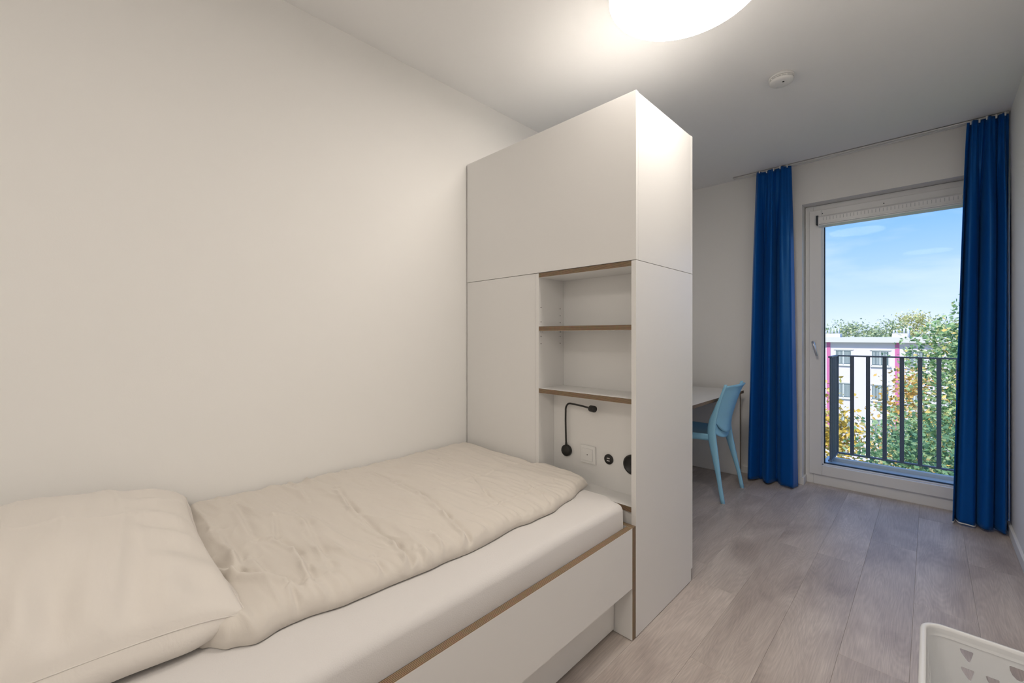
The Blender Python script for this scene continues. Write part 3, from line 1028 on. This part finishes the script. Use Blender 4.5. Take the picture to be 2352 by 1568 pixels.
m = MB(); m.grid(bandfn, 24, 6)
o = m.build('lower_band', 'blue_plastic', ch)
so = o.modifiers.new('thickness', 'SOLIDIFY'); so.thickness = .008; so.offset = 0
for s_ in (-1, 1):
    # rear leg running up into the side rail of the back
    m = MB(); bm = m.bm
    rings = []
    for k in range(29):
        z = .845 * k / 28
        x = bx(z); y = CYC + s_ * hy(z)
        wx = lerp(.022, .046, sstep(.10, .47, z)) * lerp(1, .34, sstep(.50, .80, z))
        wy = lerp(.013, .016, sstep(0, .4, z)) * lerp(1, .45, sstep(.5, .8, z))
        ring = []
        for q in range(14):
            a = 2 * PI * q / 14
            ca, sa = math.cos(a), math.sin(a)
            sc_ = 1 / (abs(ca) ** 3 + abs(sa) ** 3) ** (1 / 3)
            ring.append(bm.verts.new((x - wx * .35 + wx * .62 * ca * sc_, y + wy * sa * sc_, z)))
        rings.append(ring)
    for a, b in zip(rings, rings[1:]):
        for q in range(14):
            f = bm.faces.new((a[q], a[(q + 1) % 14], b[(q + 1) % 14], b[q])); f.smooth = True
    bm.faces.new(rings[0]); bm.faces.new(rings[-1])
    lg = m.build('leg', 'blue_plastic', ch)
    MB().lathe([(0, 0), (.014, 0), (.014, .004), (0, .004)], (bx(0) - .007, CYC + s_ * hy(0), 0.0), n=12).build('foot_cap', 'pipe_grey', lg)
    # front leg
    m = MB()
    m.tube([(-1.545, CYC + s_ * .225, 0), (-1.520, CYC + s_ * .205, .22), (-1.500, CYC + s_ * .192, .43)], [.013, .017, .021], n=12)
    lg = m.build('leg', 'blue_plastic', ch)


def seatfn(u, v):
    s_ = 2 * u - 1
    x = lerp(-1.125, -1.545, v)
    w = lerp(.176, .212, sstep(0, .5, v)) * (1 - .10 * sstep(.85, 1, v))
    z = .452 + .020 * abs(s_) ** 3 - .012 * (1 - s_ * s_) * math.sin(PI * min(1, v * 1.2)) + .022 * (1 - sstep(0, .15, v)) * (1 - s_ * s_) - .022 * sstep(.85, 1, v)
    return (x, CYC + s_ * w, z)


m = MB(); m.grid(seatfn, 26, 26)
o = m.build('seat', 'blue_plastic', ch)
so = o.modifiers.new('thickness', 'SOLIDIFY'); so.thickness = .008; so.offset = -1
for s_ in (-1, 1):
    m = MB()

    def skirt(u, v, s_=s_):
        x = lerp(-1.115, -1.53, u)
        p = seatfn((s_ + 1) / 2, min(.98, u))
        return (x, p[1] - s_ * .002, lerp(p[2], .425, v))
    m.grid(skirt, 16, 3)
    o = m.build('seat_apron', 'blue_plastic', ch)
    so = o.modifiers.new('thickness', 'SOLIDIFY'); so.thickness = .006; so.offset = 0

# ------------------------------------------------------------------ laundry basket
KX0, KX1, KY0, KY1, KH = -.008, .330, 1.380, 1.930, .270
kb = empty('laundry_basket', ((KX0 + KX1) / 2, (KY0 + KY1) / 2, 0), 'white plastic laundry basket with shield-shaped holes on the floor', 'basket')
KR = .045
kcx, kcy = (KX0 + KX1) / 2, (KY0 + KY1) / 2


def ktaper(x, y, z):
    t = lerp(.88, 1.0, z / KH)
    return (kcx + (x - kcx) * t, kcy + (y - kcy) * t, z)


def hole(cx_, cz_, kind):
    w, h = .030, .034
    pts = []
    if kind == 'half':      # one straight side, one bowed side, pointed below
        pts = [(-.5, .42), (-.42, .48), (.42, .48), (.5, .40), (.44, .2), (.22, -.46), (.14, -.5), (.05, -.46), (-.20, -.16), (-.42, .16)]
    elif kind == 'mirror':
        pts = [(-x_, z_) for x_, z_ in reversed([(-.5, .42), (-.42, .48), (.42, .48), (.5, .40), (.44, .2), (.22, -.46), (.14, -.5), (.05, -.46), (-.20, -.16), (-.42, .16)])]
    else:
        pts = [(-.66, .44), (-.58, .5), (.58, .5), (.66, .44), (.62, .1), (.45, -.24), (.16, -.48), (0, -.52), (-.16, -.48), (-.45, -.24), (-.62, .1)]
    return [(cx_ + x_ * w, cz_ + z_ * h) for x_, z_ in pts]


def kwall(mb, p0, p1):
    """straight wall panel from p0 to p1 (2D), built cell by cell around its holes"""
    w = math.hypot(p1[0] - p0[0], p1[1] - p0[1])
    h = KH - .012
    n = max(3, int((w - .02) // .052))
    dx, dy = (p1[0] - p0[0]) / w, (p1[1] - p0[1]) / w
    nx, ny = dy, -dx
    bm = mb.bm
    cache = {}

    def V(u, z, d):
        key = (round(u, 6), round(z, 6), d)
        if key not in cache:
            cache[key] = bm.verts.new(ktaper(p0[0] + dx * u + nx * d, p0[1] + dy * u + ny * d, z + .004))
        return cache[key]

    def face(*v):
        if len(set(v)) >= 3: bm.faces.new(v)

    def rect(u0, u1, z0, z1):
        for d in (-.0013, .0013):
            face(V(u0, z0, d), V(u1, z0, d), V(u1, z1, d), V(u0, z1, d))

    us = [w / 2 + (c_ - n / 2) * .054 for c_ in range(n + 1)]
    top = h - .029
    zs = [top - r_ * .052 for r_ in range(5)]
    rect(0, us[0], 0, h); rect(us[-1], w, 0, h)
    for c_ in range(n):
        rect(us[c_], us[c_ + 1], zs[0], h); rect(us[c_], us[c_ + 1], 0, zs[-1])
        for r_ in range(4):
            u0, u1, z1, z0 = us[c_], us[c_ + 1], zs[r_], zs[r_ + 1]
            if r_ == 0 and c_ == 1:
                rect(u0, u1, z0, z1); continue
            kind = 'half' if c_ < 2 else ('mirror' if (c_ >= n - 2 and n >= 5) else 'full')
            uc, zc = (u0 + u1) / 2, (z0 + z1) / 2
            hp = hole(uc, zc, kind)
            hp.sort(key=lambda q: math.atan2(q[1] - zc, q[0] - uc))
            out = []
            for q in hp:
                a = math.atan2(q[1] - zc, q[0] - uc)
                t = min((.027 / abs(math.cos(a))) if abs(math.cos(a)) > 1e-6 else 9, (.026 / abs(math.sin(a))) if abs(math.sin(a)) > 1e-6 else 9)
                out.append((uc + t * math.cos(a), zc + t * math.sin(a), a))
            corners = [(u0, z0), (u1, z0), (u1, z1), (u0, z1)]
            k_ = len(hp)
            for i in range(k_):
                j = (i + 1) % k_
                a0 = out[i][2]; a1 = out[j][2] + (2 * PI if j == 0 else 0)
                mid = []
                for cq in corners:
                    ca = math.atan2(cq[1] - zc, cq[0] - uc)
                    for cand in (ca, ca + 2 * PI):
                        if a0 + 1e-9 < cand < a1 - 1e-9: mid.append((cand, cq))
                mid.sort()
                for d in (-.0013, .0013):
                    face(V(hp[i][0], hp[i][1], d), V(out[i][0], out[i][1], d), *[V(q[0], q[1], d) for _, q in mid], V(out[j][0], out[j][1], d), V(hp[j][0], hp[j][1], d))
                face(V(hp[i][0], hp[i][1], -.0013), V(hp[j][0], hp[j][1], -.0013), V(hp[j][0], hp[j][1], .0013), V(hp[i][0], hp[i][1], .0013))


m = MB()
kwall(m, (KX0 + KR, KY1), (KX1 - KR, KY1))
kwall(m, (KX0, KY0 + KR), (KX0, KY1 - KR))
kwall(m, (KX1, KY1 - KR), (KX1, KY0 + KR))
kwall(m, (KX1 - KR, KY0), (KX0 + KR, KY0))
for (ccx, ccy, a0) in ((KX0 + KR, KY1 - KR, PI / 2), (KX0 + KR, KY0 + KR, PI), (KX1 - KR, KY0 + KR, 1.5 * PI), (KX1 - KR, KY1 - KR, 0)):
    for dr in (-.0013, .0013):
        m.grid(lambda u, v, ccx=ccx, ccy=ccy, a0=a0, dr=dr: ktaper(ccx + (KR + dr) * math.cos(a0 + u * PI / 2), ccy + (KR + dr) * math.sin(a0 + u * PI / 2), .004 + v * (KH - .012)), 10, 4)
m.build('body', 'basket_plastic', kb)


def kper(inset, z, n=10):
    pts_ = []
    for (ccx, ccy, a0) in ((KX1 - KR, KY1 - KR, 0), (KX0 + KR, KY1 - KR, PI / 2), (KX0 + KR, KY0 + KR, PI), (KX1 - KR, KY0 + KR, 1.5 * PI)):
        for k in range(n + 1):
            a = a0 + k / n * PI / 2
            pts_.append(ktaper(ccx + (KR - inset) * math.cos(a), ccy + (KR - inset) * math.sin(a), z))
    return pts_


m = MB(); bm = m.bm
rr = []
for (ins, z) in ((.0025, KH - .030), (.0, KH - .012), (.0015, KH - .001), (-.004, KH + .001), (-.012, KH - .001), (-.0145, KH - .006), (-.0145, KH - .020), (-.0125, KH - .020), (-.0125, KH - .007), (-.003, KH - .005)):
    rr.append([bm.verts.new(p) for p in kper(ins, z)])
n = len(rr[0])
for a, b in zip(rr, rr[1:]):
    for k in range(n):
        f = bm.faces.new((a[k], a[(k + 1) % n], b[(k + 1) % n], b[k])); f.smooth = True
m.build('rim', 'basket_plastic', kb)
m = MB()
pb = kper(0, .002)
A = [m.bm.verts.new((p[0], p[1], .002)) for p in pb]; m.bm.faces.new(A)
A = [m.bm.verts.new((p[0], p[1], .0055)) for p in pb]; m.bm.faces.new(A)
m.build('bottom', 'basket_plastic', kb)

# ------------------------------------------------------------------ outside: ground, building, trees
GZ = -9.0
gr = MB().box(-90, 90, 4.9, 140, GZ - .5, GZ)
tag(gr.build('lawn', 'grass', loc=(0, 20, GZ), kind='structure'), 'grass yard below the window', 'lawn')
pv = MB().box(-60, 60, 20, 27, GZ, GZ + .03)
tag(pv.build('pavement', 'pavement', loc=(0, 23, GZ), kind='structure'), 'pale street between the houses', 'street')
bl = empty('apartment_building', (-3, 49, GZ), 'pale pink apartment block with flat roof across the street', 'building')
FYB = 44.0
B('wall', 'facade', bl, -26, 14, FYB, FYB + 11, GZ, .80)
B('roof_cornice', 'cornice', bl, -26.4, 14.4, FYB - .50, FYB + 11.4, .640, 1.040)
for bx0 in (-14.58, -10.31, -6.04, -1.77, 2.50, 6.77):
    B('pink_stripe', 'facade_pink', bl, bx0 - .125, bx0 + .125, FYB - .03, FYB, GZ + .6, .64)
for bay in (-10.31, -6.04, -1.77, 2.50):
    for wx in (bay + .98, bay + 3.28):
        for fz in (0.0, -2.72, -5.44):
            wn = MB()
            w2, h_ = .53, 1.2
            for (a, b, c, d) in ((-w2, -w2 + .04, -h_, 0), (w2 - .04, w2, -h_, 0), (-w2, w2, -.05, 0), (-w2, w2, -h_, -h_ + .05), (-.02, .02, -h_, 0)):
                wn.box(wx + a, wx + b, FYB - .02, FYB + .02, fz + c, fz + d)
            wo_ = wn.build('window', 'far_frame', bl)
            B('pane', 'far_pane', wo_, wx - w2 + .02, wx + w2 - .02, FYB - .010, FYB - .004, fz - h_ + .02, fz - .02)
            B('sill', 'far_frame', wo_, wx - w2 - .08, wx + w2 + .08, FYB - .16, FYB, fz - h_ - .09, fz - h_)
            m = MB()
            for q in range(10):
                xx = wx - .44 + q * .088
                m.box(xx, xx + .05, FYB - .0135, FYB - .0115, fz - h_ + .12, fz - .12)
            m.build('net_curtain', 'far_curtain', wo_)
            B('lintel', 'cornice', wo_, wx - w2 - .1, wx + w2 + .1, FYB - .06, FYB, fz, fz + .07)
for (ca, cb) in ((-6.55, -5.44), (-2.14, -1.10)):
    c_ = B('chimney', 'cornice', bl, ca, cb, 45.4, 46.6, 1.04, 1.36)
    for q in range(5):
        xx = lerp(ca + .1, cb - .12, q / 4)
        MB().tube([(xx, 45.7, 1.35), (xx, 45.7, 1.62 + .05 * q)], .06, n=8).build('flue', 'pipe_grey', c_)
MB().tube([(-1.16, 45.4, 1.04), (-1.16, 45.4, 1.95)], .06, n=8).build('vent_pipe', 'pipe_grey', bl)


def tree(name, label, c, rad, nclump, per, leaf, lm, seed, group=None, spread=.34, shell=.45):
    rnd = random.Random(seed)
    root = empty(name, (c[0], c[1], GZ), label, 'tree', group)
    verts, faces = [], []
    tips = []
    while len(tips) < nclump:
        p = Vector((rnd.uniform(-1, 1), rnd.uniform(-1, 1), rnd.uniform(-1, 1)))
        r_ = p.length
        if r_ > 1 or r_ < shell * rnd.random(): continue
        tips.append(Vector((c[0] + p.x * rad[0], c[1] + p.y * rad[1], c[2] + p.z * rad[2])))
    for tp in tips:
        for _ in range(per):
            p = tp + Vector((rnd.gauss(0, spread), rnd.gauss(0, spread), rnd.gauss(0, spread * .75)))
            a = Vector((rnd.gauss(0, 1), rnd.gauss(0, 1), rnd.gauss(0, .6))).normalized()
            b = a.cross(Vector((rnd.gauss(0, 1), rnd.gauss(0, 1), rnd.gauss(0, 1)))).normalized()
            n_ = a.cross(b)
            s = leaf * rnd.uniform(.6, 1.15)
            k = len(verts)
            verts += [p - a * s * .5, p + b * s * .34 + n_ * s * .1, p + a * s * .55, p - b * s * .34 + n_ * s * .1]
            faces += [(k, k + 1, k + 2), (k, k + 2, k + 3)]
    me = bpy.data.meshes.new('foliage')
    off = wl(root)
    me.from_pydata([tuple(v - off) for v in verts], [], faces)
    me.materials.append(MAT[lm])
    o = bpy.data.objects.new('foliage', me); COL.objects.link(o); o.parent = root
    o['kind'] = 'stuff'
    m = MB()
    top = Vector((c[0], c[1], c[2] + rad[2] * .5))
    base = Vector((c[0] + rnd.uniform(-.3, .3), c[1], GZ - .05))
    tr = [base.lerp(top, t) + Vector((rnd.uniform(-.1, .1), rnd.uniform(-.1, .1), 0)) * (1 if 0 < t < 1 else 0) for t in (0, .25, .5, .75, 1)]
    R = .035 * (top.z - base.z) * .5
    m.tube(tr, [R, R * .8, R * .6, R * .35, R * .12], n=10)
    m.build('trunk', 'bark', root)
    m = MB()
    for tp in rnd.sample(tips, min(16, len(tips))):
        t = rnd.uniform(.45, .9)
        s0 = base.lerp(top, t)
        if tp.z < s0.z: s0 = base.lerp(top, max(.3, (tp.z - base.z) / (top.z - base.z) - .15))
        mid = s0.lerp(tp, .5) + Vector((0, 0, .12))
        m.tube([s0, mid, tp], [R * .22, R * .13, R * .04], n=6)
    m.build('branches', 'bark', root)
    return root


tree('leafy_tree', 'tall green tree with few yellow leaves beside the right curtain', (1.30, 15.8, -1.55), (1.95, 2.0, 3.65), 210, 110, .125, 'leaf_green', 1)
tree('leafy_tree', 'lower dense dark green tree behind the middle railing bars', (-.16, 10.3, -2.40), (1.10, 1.1, 2.05), 110, 120, .095, 'leaf_dark_green', 2, spread=.28)
tree('maple_tree', 'yellow autumn maple behind the leftmost railing bars', (-2.15, 13.5, -2.6), (.78, 1.0, 2.75), 48, 80, .15, 'leaf_yellow', 3, spread=.26)
tree('maple_tree', 'orange-yellow autumn maple between the green trees', (-.30, 22.0, -2.75), (1.35, 1.5, 2.7), 50, 70, .17, 'leaf_orange', 4, spread=.34)
far = [(-13.0, 58, 2.6, 'leaf_far', 'pale green tree behind the roof, at the outermost left'), (-9.6, 64.5, 2.5, 'leaf_far', 'pale green tree behind the roof next to the window frame'),
       (-7.2, 71, 3.0, 'leaf_far', 'pale green tree with raised top behind the left chimney'), (-5.0, 58, 2.5, 'leaf_far', 'low pale green tree behind the middle of the roof'),
       (-3.4, 64.5, 2.9, 'leaf_far', 'pale green tree behind the roof left of the right chimney'), (-1.3, 71, 3.7, 'leaf_far_yellow', 'yellowish tree behind the right chimney'),
       (1.6, 58, 3.3, 'leaf_far', 'pale green tree behind the tall leafy tree')]
for i, (x, y, zt, lm, lab) in enumerate(far):
    zt = 1.2 + (zt - 1.2) * y / 65
    tree('background_tree', lab, (x * y / 65, y, zt - 3.1), (1.9, 1.5, 3.1), 60, 60, .28, lm, 20 + i, 'trees behind the apartment block', spread=.42, shell=.6)
